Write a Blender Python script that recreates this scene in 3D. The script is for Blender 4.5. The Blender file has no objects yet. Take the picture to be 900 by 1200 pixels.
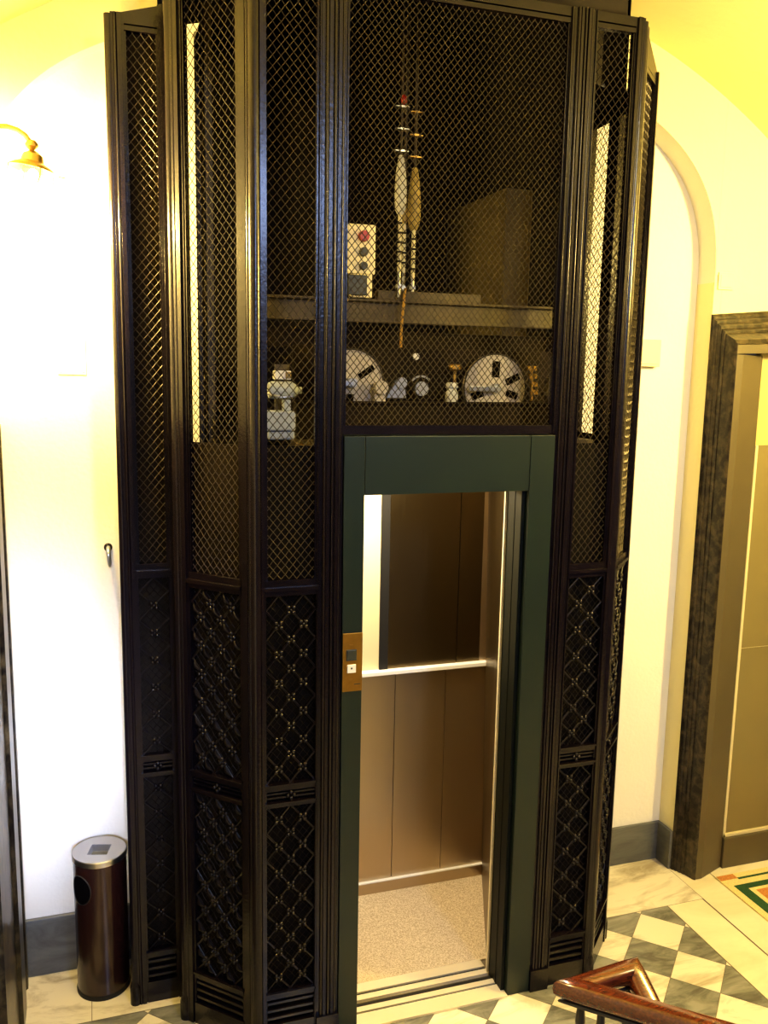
import bpy, bmesh, math, random
from mathutils import Vector, Matrix
random.seed(7)
S = bpy.context.scene
COL = S.collection
PI = math.pi

# ------------------------------------------------------------------ materials
def new_mat(name):
    m = bpy.data.materials.new(name); m.use_nodes = True
    nt = m.node_tree
    return m, nt, nt.nodes['Principled BSDF']

def plain(name, col, rough=.5, metal=0., spec=.5, coat=0., noise=0., nscale=20., bump=0., bscale=200.):
    m, nt, b = new_mat(name)
    b.inputs['Roughness'].default_value = rough
    b.inputs['Metallic'].default_value = metal
    b.inputs['Specular IOR Level'].default_value = spec
    b.inputs['Coat Weight'].default_value = coat
    b.inputs['Coat Roughness'].default_value = .12
    b.inputs['Base Color'].default_value = (*col, 1)
    tc = nt.nodes.new('ShaderNodeTexCoord')
    if noise:
        n = nt.nodes.new('ShaderNodeTexNoise'); n.inputs['Scale'].default_value = nscale; n.inputs['Detail'].default_value = 6
        nt.links.new(tc.outputs['Object'], n.inputs['Vector'])
        r = nt.nodes.new('ShaderNodeValToRGB')
        r.color_ramp.elements[0].position = .3; r.color_ramp.elements[1].position = .7
        r.color_ramp.elements[0].color = (*[max(0, c * (1 - noise)) for c in col], 1)
        r.color_ramp.elements[1].color = (*[min(1, c * (1 + noise)) for c in col], 1)
        nt.links.new(n.outputs['Fac'], r.inputs['Fac']); nt.links.new(r.outputs['Color'], b.inputs['Base Color'])
    if bump:
        n2 = nt.nodes.new('ShaderNodeTexNoise'); n2.inputs['Scale'].default_value = bscale; n2.inputs['Detail'].default_value = 4
        nt.links.new(tc.outputs['Object'], n2.inputs['Vector'])
        bp = nt.nodes.new('ShaderNodeBump'); bp.inputs['Strength'].default_value = bump; bp.inputs['Distance'].default_value = .01
        nt.links.new(n2.outputs['Fac'], bp.inputs['Height']); nt.links.new(bp.outputs['Normal'], b.inputs['Normal'])
    return m

def marble(name, c0, c1, scale=3., rough=.25, stretch=(1, 1, 1), rot=0., lo=.42, hi=.62, dist=1.2):
    m, nt, b = new_mat(name)
    b.inputs['Roughness'].default_value = rough
    tc = nt.nodes.new('ShaderNodeTexCoord'); mp = nt.nodes.new('ShaderNodeMapping')
    mp.inputs['Scale'].default_value = stretch; mp.inputs['Rotation'].default_value = (0, 0, rot)
    nt.links.new(tc.outputs['Object'], mp.inputs['Vector'])
    n = nt.nodes.new('ShaderNodeTexNoise'); n.inputs['Scale'].default_value = scale; n.inputs['Detail'].default_value = 9
    n.inputs['Roughness'].default_value = .62; n.inputs['Distortion'].default_value = dist
    nt.links.new(mp.outputs['Vector'], n.inputs['Vector'])
    r = nt.nodes.new('ShaderNodeValToRGB')
    r.color_ramp.elements[0].position = lo; r.color_ramp.elements[1].position = hi
    r.color_ramp.elements[0].color = (*c0, 1); r.color_ramp.elements[1].color = (*c1, 1)
    nt.links.new(n.outputs['Fac'], r.inputs['Fac']); nt.links.new(r.outputs['Color'], b.inputs['Base Color'])
    return m

def wood(name):
    m, nt, b = new_mat(name)
    b.inputs['Roughness'].default_value = .22; b.inputs['Coat Weight'].default_value = .6; b.inputs['Coat Roughness'].default_value = .1
    tc = nt.nodes.new('ShaderNodeTexCoord'); mp = nt.nodes.new('ShaderNodeMapping'); mp.inputs['Scale'].default_value = (14, 90, 120)
    mp.inputs['Rotation'].default_value = (0, 0, .5)
    nt.links.new(tc.outputs['Object'], mp.inputs['Vector'])
    n = nt.nodes.new('ShaderNodeTexNoise'); n.inputs['Scale'].default_value = 2; n.inputs['Detail'].default_value = 8
    nt.links.new(mp.outputs['Vector'], n.inputs['Vector'])
    r = nt.nodes.new('ShaderNodeValToRGB'); r.color_ramp.elements[0].position = .35; r.color_ramp.elements[1].position = .7
    r.color_ramp.elements[0].color = (.055, .011, .004, 1); r.color_ramp.elements[1].color = (.12, .027, .008, 1)
    nt.links.new(n.outputs['Fac'], r.inputs['Fac']); nt.links.new(r.outputs['Color'], b.inputs['Base Color'])
    return m

def carpet(name):
    m, nt, b = new_mat(name); b.inputs['Roughness'].default_value = .95
    tc = nt.nodes.new('ShaderNodeTexCoord'); n = nt.nodes.new('ShaderNodeTexNoise'); n.inputs['Scale'].default_value = 210; n.inputs['Detail'].default_value = 5
    nt.links.new(tc.outputs['Object'], n.inputs['Vector'])
    r = nt.nodes.new('ShaderNodeValToRGB'); r.color_ramp.elements[0].position = .35; r.color_ramp.elements[1].position = .65
    r.color_ramp.elements[0].color = (.38, .30, .20, 1); r.color_ramp.elements[1].color = (.70, .60, .44, 1)
    nt.links.new(n.outputs['Fac'], r.inputs['Fac']); nt.links.new(r.outputs['Color'], b.inputs['Base Color'])
    return m

def brushed(name, col, rough=.32, aniso_scale=(400, 400, 4), amount=.12):
    m, nt, b = new_mat(name)
    b.inputs['Metallic'].default_value = 1.; b.inputs['Base Color'].default_value = (*col, 1)
    tc = nt.nodes.new('ShaderNodeTexCoord'); mp = nt.nodes.new('ShaderNodeMapping'); mp.inputs['Scale'].default_value = aniso_scale
    nt.links.new(tc.outputs['Object'], mp.inputs['Vector'])
    n = nt.nodes.new('ShaderNodeTexNoise'); n.inputs['Scale'].default_value = 1; n.inputs['Detail'].default_value = 3
    nt.links.new(mp.outputs['Vector'], n.inputs['Vector'])
    r = nt.nodes.new('ShaderNodeMapRange'); r.inputs['To Min'].default_value = rough - amount; r.inputs['To Max'].default_value = rough + amount
    nt.links.new(n.outputs['Fac'], r.inputs['Value']); nt.links.new(r.outputs['Result'], b.inputs['Roughness'])
    return m

def emit(name, col, strength):
    m, nt, b = new_mat(name)
    b.inputs['Base Color'].default_value = (*col, 1)
    b.inputs['Emission Color'].default_value = (*col, 1); b.inputs['Emission Strength'].default_value = strength
    return m

def glass(name, col=(1, .97, .9)):
    m, nt, b = new_mat(name)
    b.inputs['Base Color'].default_value = (*col, 1); b.inputs['Roughness'].default_value = .05
    b.inputs['Transmission Weight'].default_value = 1.; b.inputs['IOR'].default_value = 1.45
    return m

M = dict(
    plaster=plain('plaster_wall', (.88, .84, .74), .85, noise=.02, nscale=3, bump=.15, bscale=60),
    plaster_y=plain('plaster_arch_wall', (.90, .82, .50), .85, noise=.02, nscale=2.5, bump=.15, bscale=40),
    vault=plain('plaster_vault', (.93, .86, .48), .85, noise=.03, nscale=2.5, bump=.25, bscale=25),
    iron=plain('black_painted_iron', (.0075, .0050, .0080), .24, spec=.38, coat=.12, noise=.3, nscale=30, bump=.10, bscale=90),
    iron_cast=plain('cast_iron_ornament', (.008, .0055, .008), .28, spec=.42, coat=.2, noise=.3, nscale=60),
    wire=plain('dark_wire', (.05, .040, .030), .38, metal=.4),
    wire_dark=plain('blackened_wire', (.012, .009, .009), .45, spec=.3),
    sheet=plain('dark_backing_sheet', (.005, .0038, .0040), .7, spec=.12, noise=.3, nscale=8),
    sheet2=plain('brown_backing_sheet', (.014, .0095, .006), .7, spec=.12, noise=.3, nscale=8),
    green=plain('dark_green_enamel', (.0085, .0175, .0165), .38, noise=.08, nscale=6),
    green_dark=plain('dark_green_reveal', (.003, .0055, .0045), .5, spec=.25),
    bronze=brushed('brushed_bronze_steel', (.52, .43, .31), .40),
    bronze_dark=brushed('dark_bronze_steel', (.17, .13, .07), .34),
    alu=plain('pale_sill_metal', (.78, .70, .52), .32, metal=.25),
    chrome=plain('chrome', (.8, .8, .82), .08, metal=1),
    chrome_satin=plain('satin_chrome', (.66, .66, .69), .28, metal=1),
    groove=plain('black_groove', (.008, .007, .006), .7),
    carpet=carpet('beige_flecked_carpet'),
    cream=plain('cream_reflection_and_lamp', (.66, .58, .36), .4),  # landing's reflection in the cabin mirror as flat colour; also the lamp panel
    brass=plain('brass_plate', (.34, .19, .035), .42, metal=.85, noise=.1, nscale=40),
    white=plain('white_plastic', (.8, .8, .78), .35),
    ivory=plain('ivory_plastic', (.82, .74, .48), .4),
    plate=plain('painted_cover_plate', (.88, .84, .73), .6),
    grey=plain('dark_grey_plastic', (.04, .045, .04), .4),
    red=plain('red_plastic', (.35, .03, .015), .35),
    marble_w=marble('white_marble', (.42, .36, .26), (.80, .74, .60), 2.2, .22, (1, 3.2, 1), .7, .30, .52, 1.6),
    marble_c=marble('cream_marble', (.70, .62, .42), (.84, .77, .58), 1.6, .2, (1, 2.0, 1), .4, .28, .6, .8),
    marble_g=marble('grey_marble', (.12, .12, .105), (.30, .30, .27), 3.2, .22, (1, 3, 1), .9, .35, .62, 1.6),
    marble_b=marble('grey_baseboard_marble', (.085, .088, .088), (.16, .165, .16), 3, .35, (1, 1, 3), .3, .35, .65, 1.2),
    marble_d=marble('dark_mottled_marble', (.008, .006, .005), (.13, .10, .055), 26, .3, (1, 1, .8), 0, .42, .80, .4),
    grout=plain('floor_joint', (.16, .13, .09), .8),
    door=plain('olive_painted_door', (.20, .165, .07), .45, noise=.03, nscale=5),
    door_dark=plain('olive_grey_steel_frame', (.10, .082, .045), .42, noise=.05, nscale=6),
    door_edge=plain('pale_door_beading', (.62, .55, .32), .4),
    transom=plain('pale_upper_door_panel', (.52, .43, .17), .4),
    bin=plain('brown_enamelled_steel', (.028, .009, .007), .24, coat=.3),
    black=plain('black_rubber', (.008, .008, .008), .55),
    hole=plain('bin_inside', (.003, .002, .002), .9, spec=.05),
    ash=plain('ash_tray_inside', (.10, .10, .085), .5, noise=.4, nscale=30),
    wood=wood('varnished_mahogany'),
    wrought=plain('wrought_iron', (.012, .012, .014), .4),
    lampbrass=plain('aged_brass', (.50, .33, .10), .32, metal=.9, noise=.1, nscale=20),
    bulb=emit('lamp_bulb', (1, .80, .50), 60.),
    glass=glass('clear_glass'),
    mat_g=plain('green_mat_pile', (.022, .075, .028), .95, noise=.3, nscale=150),
    mat_c=plain('cream_mat_pile', (.72, .60, .28), .95, noise=.15, nscale=150),
    mat_o=plain('orange_mat_pile', (.52, .22, .06), .95, noise=.25, nscale=150),
    beam=plain('dusty_brown_steel', (.075, .058, .03), .55, noise=.3, nscale=12),
    shaft=plain('dark_shaft_wall', (.014, .010, .006), .9, noise=.4, nscale=3),
    shaft_l=plain('dusty_shaft_pilaster', (.15, .115, .05), .9, noise=.25, nscale=4),
    disc=plain('pale_grey_pulley', (.40, .37, .34), .5, noise=.12, nscale=8),
    steel=plain('zinc_steel', (.55, .57, .60), .3, metal=.9),
    motor=plain('pale_blue_grey_casing', (.42, .47, .52), .4),
    wrap=plain('white_rope_socket', (.62, .63, .58), .5, noise=.1, nscale=30),
    wrap_y=plain('yellowed_rope_socket', (.42, .32, .10), .5, noise=.25, nscale=40),
    spring=plain('cream_rod', (.70, .66, .45), .45),
    rope=plain('steel_rope', (.06, .05, .035), .5, metal=.5),
    ochre=plain('ochre_cable', (.38, .22, .03), .6),
)

# ------------------------------------------------------------------ mesh builder
class MB:
    def __init__(s): s.v = []; s.f = []; s.mi = []; s.cur = 0
    def add(s, vs, fs):
        o = len(s.v); s.v += [tuple(p) for p in vs]
        s.f += [tuple(i + o for i in f) for f in fs]; s.mi += [s.cur] * len(fs)
        return s
    def hexa(s, p): return s.add(p, [(0, 3, 2, 1), (4, 5, 6, 7), (0, 1, 5, 4), (1, 2, 6, 5), (2, 3, 7, 6), (3, 0, 4, 7)])
    def box(s, x0, x1, y0, y1, z0, z1):
        return s.hexa([(x0, y0, z0), (x1, y0, z0), (x1, y1, z0), (x0, y1, z0), (x0, y0, z1), (x1, y0, z1), (x1, y1, z1), (x0, y1, z1)])
    def fbox(s, F, u0, u1, w0, w1, z0, z1, z1b=None):
        z1b = z1 if z1b is None else z1b
        return s.hexa([F(u0, w0, z0), F(u1, w0, z0), F(u1, w1, z0), F(u0, w1, z0), F(u0, w0, z1), F(u1, w0, z1b), F(u1, w1, z1b), F(u0, w1, z1)])
    def prism(s, poly, F, z0, z1):
        n = len(poly)
        vs = [F(u, w, z0) for u, w in poly] + [F(u, w, z1) for u, w in poly]
        fs = [(i, (i + 1) % n, n + (i + 1) % n, n + i) for i in range(n)] + [tuple(range(n))[::-1], tuple(range(n, 2 * n))]
        return s.add(vs, fs)
    def tube(s, pts, r, sides=8, caps=True, closed=False):
        pts = [Vector(p) for p in pts]; n = len(pts); rs = r if isinstance(r, (list, tuple)) else [r] * n
        t0 = (pts[1] - pts[0]).normalized()
        ref = Vector((0, 0, 1)) if abs(t0.z) < .9 else Vector((1, 0, 0))
        nrm = (ref - t0 * ref.dot(t0)).normalized()
        vs = []
        for i, p in enumerate(pts):
            if closed: t = (pts[(i + 1) % n] - pts[i - 1]).normalized()
            else: t = (pts[min(i + 1, n - 1)] - pts[max(i - 1, 0)]).normalized()
            nrm = (nrm - t * nrm.dot(t)).normalized(); b = t.cross(nrm)
            for k in range(sides):
                a = 2 * PI * k / sides
                vs.append(p + (nrm * math.cos(a) + b * math.sin(a)) * rs[i])
        fs = []
        for i in range(n if closed else n - 1):
            for k in range(sides):
                a = i * sides + k; b2 = i * sides + (k + 1) % sides
                j = ((i + 1) % n) * sides
                fs.append((a, b2, j + (k + 1) % sides, j + k))
        if caps and not closed:
            fs.append(tuple(range(sides))[::-1]); fs.append(tuple(range((n - 1) * sides, n * sides)))
        return s.add(vs, fs)
    def lathe(s, prof, c=(0, 0, 0), seg=32, axis='z', mat=None):
        # prof: (radius, height); closed polygons when first/last radius is 0
        c = Vector(c); vs = []; fs = []; n = len(prof)
        for r, h in prof:
            for k in range(seg):
                a = 2 * PI * k / seg
                if axis == 'z': p = Vector((r * math.cos(a), r * math.sin(a), h))
                elif axis == 'y': p = Vector((r * math.cos(a), h, r * math.sin(a)))
                else: p = Vector((h, r * math.cos(a), r * math.sin(a)))
                if mat: p = mat @ p
                vs.append(c + p)
        for i in range(n - 1):
            for k in range(seg):
                k2 = (k + 1) % seg
                fs.append((i * seg + k, i * seg + k2, (i + 1) * seg + k2, (i + 1) * seg + k))
        if prof[0][0] > 1e-6: fs.append(tuple(range(seg))[::-1])
        if prof[-1][0] > 1e-6: fs.append(tuple(range((n - 1) * seg, n * seg)))
        return s.add(vs, fs)
    def ball(s, c, r, seg=8, rings=5, sc=(1, 1, 1)):
        c = Vector(c); vs = [c + Vector((0, 0, r * sc[2]))]
        for i in range(1, rings):
            t = PI * i / rings
            for k in range(seg):
                a = 2 * PI * k / seg
                vs.append(c + Vector((r * sc[0] * math.sin(t) * math.cos(a), r * sc[1] * math.sin(t) * math.sin(a), r * sc[2] * math.cos(t))))
        vs.append(c - Vector((0, 0, r * sc[2]))); L = len(vs) - 1
        fs = [(0, 1 + k, 1 + (k + 1) % seg) for k in range(seg)]
        for i in range(rings - 2):
            for k in range(seg):
                a = 1 + i * seg; fs.append((a + k, a + seg + k, a + seg + (k + 1) % seg, a + (k + 1) % seg))
        a = 1 + (rings - 2) * seg
        fs += [(a + k, L, a + (k + 1) % seg) for k in range(seg)]
        return s.add(vs, fs)
    def sweep(s, prof, path, up=Vector((0, 0, 1))):
        # prof (side, up) polygon swept along path with mitred corners
        path = [Vector(p) for p in path]; n = len(path); m = len(prof); vs = []
        for i, p in enumerate(path):
            d0 = (path[i] - path[i - 1]).normalized() if i else None
            d1 = (path[i + 1] - path[i]).normalized() if i < n - 1 else None
            if d0 is None: t = d1; k = 1
            elif d1 is None: t = d0; k = 1
            else:
                t = (d0 + d1).normalized(); k = 1 / max(.35, t.dot(d1))
            side = t.cross(up).normalized(); u2 = side.cross(t).normalized()
            for a, b in prof: vs.append(p + side * a * k + u2 * b)
        fs = []
        for i in range(n - 1):
            for k in range(m): fs.append((i * m + k, i * m + (k + 1) % m, (i + 1) * m + (k + 1) % m, (i + 1) * m + k))
        fs.append(tuple(range(m))[::-1]); fs.append(tuple(range((n - 1) * m, n * m)))
        return s.add(vs, fs)

def origin_of(o):
    L = Vector((0, 0, 0))
    while o is not None: L += o.location; o = o.parent
    return L

def obj(name, mb, mats, parent=None, bevel=0., smooth=None, loc=None, recalc=True):
    """link the builder's shapes as ONE mesh object; vertices are given in world metres"""
    if not isinstance(mats, (list, tuple)): mats = [mats]
    L = Vector(loc) if loc else Vector((0, 0, 0))
    base = origin_of(parent) + L
    me = bpy.data.meshes.new(name)
    me.from_pydata([tuple(Vector(p) - base) for p in mb.v], [], mb.f)
    for m in mats: me.materials.append(M[m])
    if len(mats) > 1: me.polygons.foreach_set('material_index', mb.mi)
    if recalc:
        bm = bmesh.new(); bm.from_mesh(me); bmesh.ops.recalc_face_normals(bm, faces=bm.faces); bm.to_mesh(me); bm.free()
    if smooth:
        me.polygons.foreach_set('use_smooth', [True] * len(me.polygons))
        me.set_sharp_from_angle(angle=math.radians(smooth))
    me.update()
    o = bpy.data.objects.new(name, me); COL.objects.link(o); o.location = L
    if parent is not None: o.parent = parent
    if bevel:
        b = o.modifiers.new('bevel', 'BEVEL'); b.width = bevel; b.segments = 2; b.limit_method = 'ANGLE'; b.angle_limit = math.radians(40)
    return o

def tag(o, label=None, cat=None, group=None, kind=None):
    if label: o['label'] = label
    if cat: o['category'] = cat
    if group: o['group'] = group
    if kind: o['kind'] = kind
    return o

def thing(name, label, cat, loc, group=None, kind=None):
    o = bpy.data.objects.new(name, None); COL.objects.link(o); o.location = loc; o.empty_display_size = .1
    return tag(o, label, cat, group, kind)

def struct(name, mb, mats, label=None, parent=None, **k):
    o = obj(name, mb, mats, parent, **k)
    if parent is None: tag(o, label, None, None, 'structure')
    return o

# ------------------------------------------------------------------ the room
XL, XR, XC = -1.205, 1.80, .2975
HALF = (XR - XL) / 2
YL, YR = .655, .695
SPR, RISE, PW = 2.83, .84, 2.6
def arch(x):
    t = min(1, abs((x - XC) / HALF)); return SPR + RISE * max(0., 1 - t ** PW) ** (1 / PW)
YD = .575                                           # plane of the arch wall and right door wall
def lunette(mb, x0, x1, y, z0=0., n=40, t=.12):
    xs = [x0 + (x1 - x0) * i / n for i in range(n + 1)]
    poly = [(x0, z0)] + [(x1, z0)] + [(x, arch(x) + .02) for x in reversed(xs)]
    k = len(poly)
    mb.add([(x, y, z) for x, z in poly] + [(x, y + t, z) for x, z in poly],
           [tuple(range(k))] + [tuple(range(k, 2 * k))[::-1]] + [(i, k + i, k + (i + 1) % k, (i + 1) % k) for i in range(k)])

SX0, SX1 = -.465, 1.228          # shaft opening
mb = MB(); lunette(mb, XL - .01, SX0, YL)
struct('wall_back_left', mb, 'plaster', 'white plaster wall left of the lift cage')
mb = MB(); lunette(mb, SX1, XR + .06, YR)
struct('wall_back_right', mb, 'plaster', 'white plaster wall right of the lift cage')
# shaft recess
mb = MB(); hp = [(-.58, .64), (-.58, .24), (-.355, .02), (.94, .04), (1.17, .42), (1.17, .64)]
for i in range(5):
    (x0, y0), (x1, y1) = hp[i], hp[i + 1]; mb.add([(x0, y0, 3.585), (x1, y1, 3.585), (x1, y1, 4.3), (x0, y0, 4.3)], [(0, 1, 2, 3)])
struct('wall_shaft_hood', mb, 'shaft', 'dark lift shaft wall going up through the vault', recalc=False)
mb = MB()
mb.box(SX0 - .1, SX0, YL + .12, 2.0, 0, 4.2); mb.box(SX1, SX1 + .1, YR + .12, 2.0, 0, 4.2); mb.box(SX0 - .1, SX1 + .1, 2.0, 2.1, 0, 4.2)
struct('wall_shaft', mb, 'shaft', 'dark back of the lift shaft')
mb = MB(); mb.box(SX0 - .15, SX1 + .1, 0, 2.1, 4.2, 4.3)
struct('ceiling_shaft', mb, 'shaft', 'dark top of the lift shaft')
mb = MB(); mb.box(1.085, 1.226, 1.25, 1.999, 0, 3.3)
struct('trim_pilaster', mb, 'shaft_l', 'dusty olive pilaster in the lift shaft')
# vault: union of two barrels as a height field
mb = MB()
def strip(rows):
    m = len(rows[0]); mb.add([p for r in rows for p in r], [(i * m + k, i * m + k + 1, (i + 1) * m + k + 1, (i + 1) * m + k) for i in range(len(rows) - 1) for k in range(m - 1)])
BXC, BZC, BR_ = .41, 1.11, 2.85
HX0, HX1 = -.58, 1.16                               # the lift shaft cuts through the vault here
for xa, xb, y0 in ((-2.2, HX0, YD + .02), (HX0, HX1, .02), (HX1, 3.0, YD + .02)):
    rows = []
    for k in range(41):
        x = xa + (xb - xa) * k / 40
        if (xa, xb) == (HX0, HX1): y0 = .02 if -.355 < x < .94 else (.02 + (x - .94) * 1.74 if x > 0 else .02 + (-.355 - x) * .98)
        z = BZC + math.sqrt(max(.01, BR_ ** 2 - (x - BXC) ** 2))
        rows.append([(x, y0 + (-4.0 - y0) * j / 10, z) for j in range(11)])
    strip(rows)
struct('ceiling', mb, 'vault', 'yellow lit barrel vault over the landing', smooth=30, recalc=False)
# arch wall in front of the recess, with the soffit of the recess
mb = MB()
P = []
for k in range(97):
    a = PI - PI * k / 96; c, s_ = math.cos(a), math.sin(a)
    r = (abs(c) ** PW + abs(s_) ** PW) ** (-1 / PW); P.append((XC + HALF * r * c, SPR + RISE * r * s_))
strip([[(x, YD, z), (x, YD, 4.1)] for x, z in P if x < HX0 + .03]); strip([[(x, YD, z), (x, YD, 4.1)] for x, z in P if x > HX1 - .03])
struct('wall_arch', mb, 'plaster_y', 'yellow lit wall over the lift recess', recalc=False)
mb = MB()
strip([[(x, YD, z), (x, YL + .1, z)] for x, z in P if x < SX0 + .02])
strip([[(x, YD, z), (x, YR + .1, z)] for x, z in P if x > SX1 - .02])
struct('ceiling_recess', mb, 'plaster', 'arched soffit of the lift recess', smooth=30, recalc=False)
# left wall with door surround, right return and right door wall
mb = MB(); mb.box(XL - .12, XL, -3.9, YL + .12, 0, 3.5); struct('wall_left', mb, 'plaster', 'left side wall of the landing')
mb = MB(); mb.box(XR, XR + .04, YD + .0005, YR + .1, 0, 2.86); mb.box(XR + .0405, 4.0, YD + .0005, YD + .12, 2.66, 4.1)
mb.box(XR + .0005, XR + .04, YD, YD + .12, 2.861, 4.1); mb.box(3.21, 4.0, YD, YD + .12, 0, 2.655)
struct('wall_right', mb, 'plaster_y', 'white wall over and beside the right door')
mb = MB(); mb.box(XL, -.775, YL - .02, YL - .002, .001, .245); struct('baseboard_left', mb, 'marble_b', 'grey marble skirting behind the bin', bevel=.003)
mb = MB(); mb.box(1.23, XR - .001, YR - .018, YR - .002, .001, .20); mb.box(XR - .018, XR - .001, YD, YR - .018, .001, .20)
struct('baseboard_right', mb, 'marble_b', 'grey marble skirting right of the lift', bevel=.003)

# floor: one mesh, marble slabs and a diagonal chequer
def clip(poly, x0, x1, y0, y1):
    def cut(p, ax, val, keep):
        out = []
        for i in range(len(p)):
            a, b = p[i - 1], p[i]; ia = keep(a[ax]); ib = keep(b[ax])
            if ia != ib:
                t = (val - a[ax]) / (b[ax] - a[ax]); out.append((a[0] + t * (b[0] - a[0]), a[1] + t * (b[1] - a[1])))
            if ib: out.append(b)
        return out
    for ax, val, k in ((0, x0, lambda c: c >= x0), (0, x1, lambda c: c <= x1), (1, y0, lambda c: c >= y0), (1, y1, lambda c: c <= y1)):
        poly = cut(poly, ax, val, k)
        if not poly: return []
    return poly
mb = MB(); TS = .1915; g = .0012
mb.cur = 3; mb.add([(-2.6, -4.0, -.003), (4.0, -4.0, -.003), (4.0, .72, -.003), (-2.6, .72, -.003)], [(0, 1, 2, 3)])
th = PI / 4; gx, gy = 1.438, .027
ui = (math.cos(th), -math.sin(th)); vj = (-math.sin(th), -math.cos(th))
for i in range(-30, 12):
    for j in range(-26, 26):
        q = [(gx + TS * (a * ui[0] + b * vj[0]), gy + TS * (a * ui[1] + b * vj[1])) for a, b in ((i, j), (i + 1, j), (i + 1, j + 1), (i, j + 1))]
        cx = sum(p[0] for p in q) / 4; cy = sum(p[1] for p in q) / 4
        q = [(cx + (x - cx) * (1 - g / TS * 2), cy + (y - cy) * (1 - g / TS * 2)) for x, y in q]
        for rx0, rx1, ry0, ry1 in ((XL, 1.59, -3.0, -.004), (XL, -.02, -.004, .313), (.64, 1.59, -.004, .313)):
            c = clip(q, rx0, rx1, ry0, ry1)
            if len(c) > 2:
                mb.cur = 1 if (i + j) % 2 else 0
                mb.add([(x, y, 0) for x, y in c], [tuple(range(len(c)))[::-1]])
def slab(x0, x1, y0, y1, c):
    mb.cur = c; mb.add([(x0 + g, y0 + g, 0), (x1 - g, y0 + g, 0), (x1 - g, y1 - g, 0), (x0 + g, y1 - g, 0)], [(0, 1, 2, 3)])
slab(XL, -.93, .315, .72, 0); slab(-.93, -.2, .315, .72, 0)
slab(.64, 1.79, .315, .72, 0)
for k in range(4): slab(1.593, 1.785, .315 - .95 * (k + 1), .315 - .95 * k, 2)
for k in range(3): slab(1.79, 1.96, .6 - 1.2 * (k + 1), .6 - 1.2 * k, 2)
slab(1.963, 3.6, -3, .6, 2)
struct('floor', mb, ['marble_w', 'marble_g', 'marble_c', 'grout'], 'marble floor with grey and white diagonal chequers', recalc=False)

# right door: splayed dark marble surround, steel frame, leaf
SAG = .085
mb = MB()
def lintel(mb, y0, y1, x0, x1, z0, z1):      # z rises to the right (old, settled lintel)
    dz = SAG * (x1 - x0)
    mb.hexa([(x0, y0, z0), (x1, y0, z0 + dz), (x1, y1, z0 + dz), (x0, y1, z0), (x0, y0, z1), (x1, y0, z1 + dz), (x1, y1, z1 + dz), (x0, y1, z1)])
JT = 2.70
prof = [(1.795, .574), (1.795, .573), (1.800, .562), (1.804, .562), (1.808, .548), (1.812, .548), (1.817, .530), (1.822, .530), (1.826, .512), (1.830, .512), (1.842, .462), (1.850, .452), (1.852, .574)]
def head_z(x): return 2.69 + SAG * (x - 1.795)
def inner_z(x): return 2.555 + .05 * (x - 1.84)
# left jamb follows the profile, mitred at the head
def mitre(u): # outer -> inner
    t = (u - 1.795) / (1.852 - 1.795); return 2.69 + t * (2.552 - 2.69)
n = len(prof)
vs = [(x, y, .001) for x, y in prof] + [(x, y, mitre(x)) for x, y in prof]
mb.add(vs, [(i, (i + 1) % n, n + (i + 1) % n, n + i) for i in range(n)] + [tuple(range(n))[::-1], tuple(range(n, 2 * n))])
XE = 3.2
vs2 = []
for x, y in prof:
    vs2.append((x, y, mitre(x)))
for x, y in prof:
    t = (x - 1.795) / (1.852 - 1.795); s_ = SAG * (1 - t) + .05 * t
    vs2.append((XE, y, mitre(x) + s_ * (XE - x)))
mb.add(vs2, [(i, (i + 1) % n, n + (i + 1) % n, n + i) for i in range(n)] + [tuple(range(n))[::-1], tuple(range(n, 2 * n))])
mb.box(3.1, 3.2, .46, .6, .001, 2.6)
struct('trim_right_door', mb, 'marble_d', 'dark mottled marble surround of the right door', smooth=20)
d = thing('door_1', 'olive panelled door in a steel frame at the right', None, (2.4, .5, 0), kind='structure')
mb = MB()
mb.prism([(1.852, .455), (1.888, .455), (2.045, .515), (2.045, .60), (1.852, .60)], lambda u, w, z: (u, w, z), .001, 2.514)
o_ = 2.552
mb.hexa([(1.852, .455, 2.515), (3.1, .455, 2.56), (3.1, .60, 2.56), (1.852, .60, 2.515), (1.852, .455, 2.556), (3.1, .455, 2.61), (3.1, .60, 2.61), (1.852, .60, 2.556)])
obj('door_frame', mb, 'door_dark', d, bevel=.003)
mb = MB(); mb.box(2.045, 3.1, .50, .59, .001, .16); obj('kick_panel', mb, 'door_dark', d, bevel=.003)
mb = MB(); mb.box(2.045, 3.1, .522, .56, .16, 2.105); mb.box(2.062, 3.1, .518, .522, 1.128, 1.131)
obj('leaf', mb, 'door', d)
mb = MB(); mb.box(2.045, 2.060, .512, .56, .16, 2.105); mb.box(2.045, 3.1, .512, .524, .16, .178)
obj('beading', mb, 'door_edge', d, bevel=.002)
mb = MB(); mb.box(2.0615, 3.1, .5185, .5215, 1.1275, 1.1315); obj('leaf_joint', mb, 'door_edge', d)
mb = MB(); mb.box(2.045, 3.1, .53, .56, 2.105, 2.56); obj('upper_panel', mb, 'transom', d)

# left door surround (dark marble, runs out of the frame)
mb = MB()
pl = [(0, .650), (.030, .650), (.034, .630), (.026, .620), (.038, .595), (.038, .570), (.026, .555), (.020, .50), (.034, .485), (.040, .46), (.040, .33), (.026, .315), (.026, .10), (.034, .09), (.034, -.10), (0, -.10)]
mb.prism(pl, lambda u, w, z: (XL + .001 + u, w - .001, z), .001, 2.2)
struct('trim_left_door', mb, 'marble_d', 'dark mottled marble door surround at the left edge', smooth=20)
mb = MB(); mb.box(XL + .001, XL + .012, -1.0, -.103, .001, 2.15)
struct('door_2', mb, 'door_dark', 'dark door in the left wall')

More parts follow.
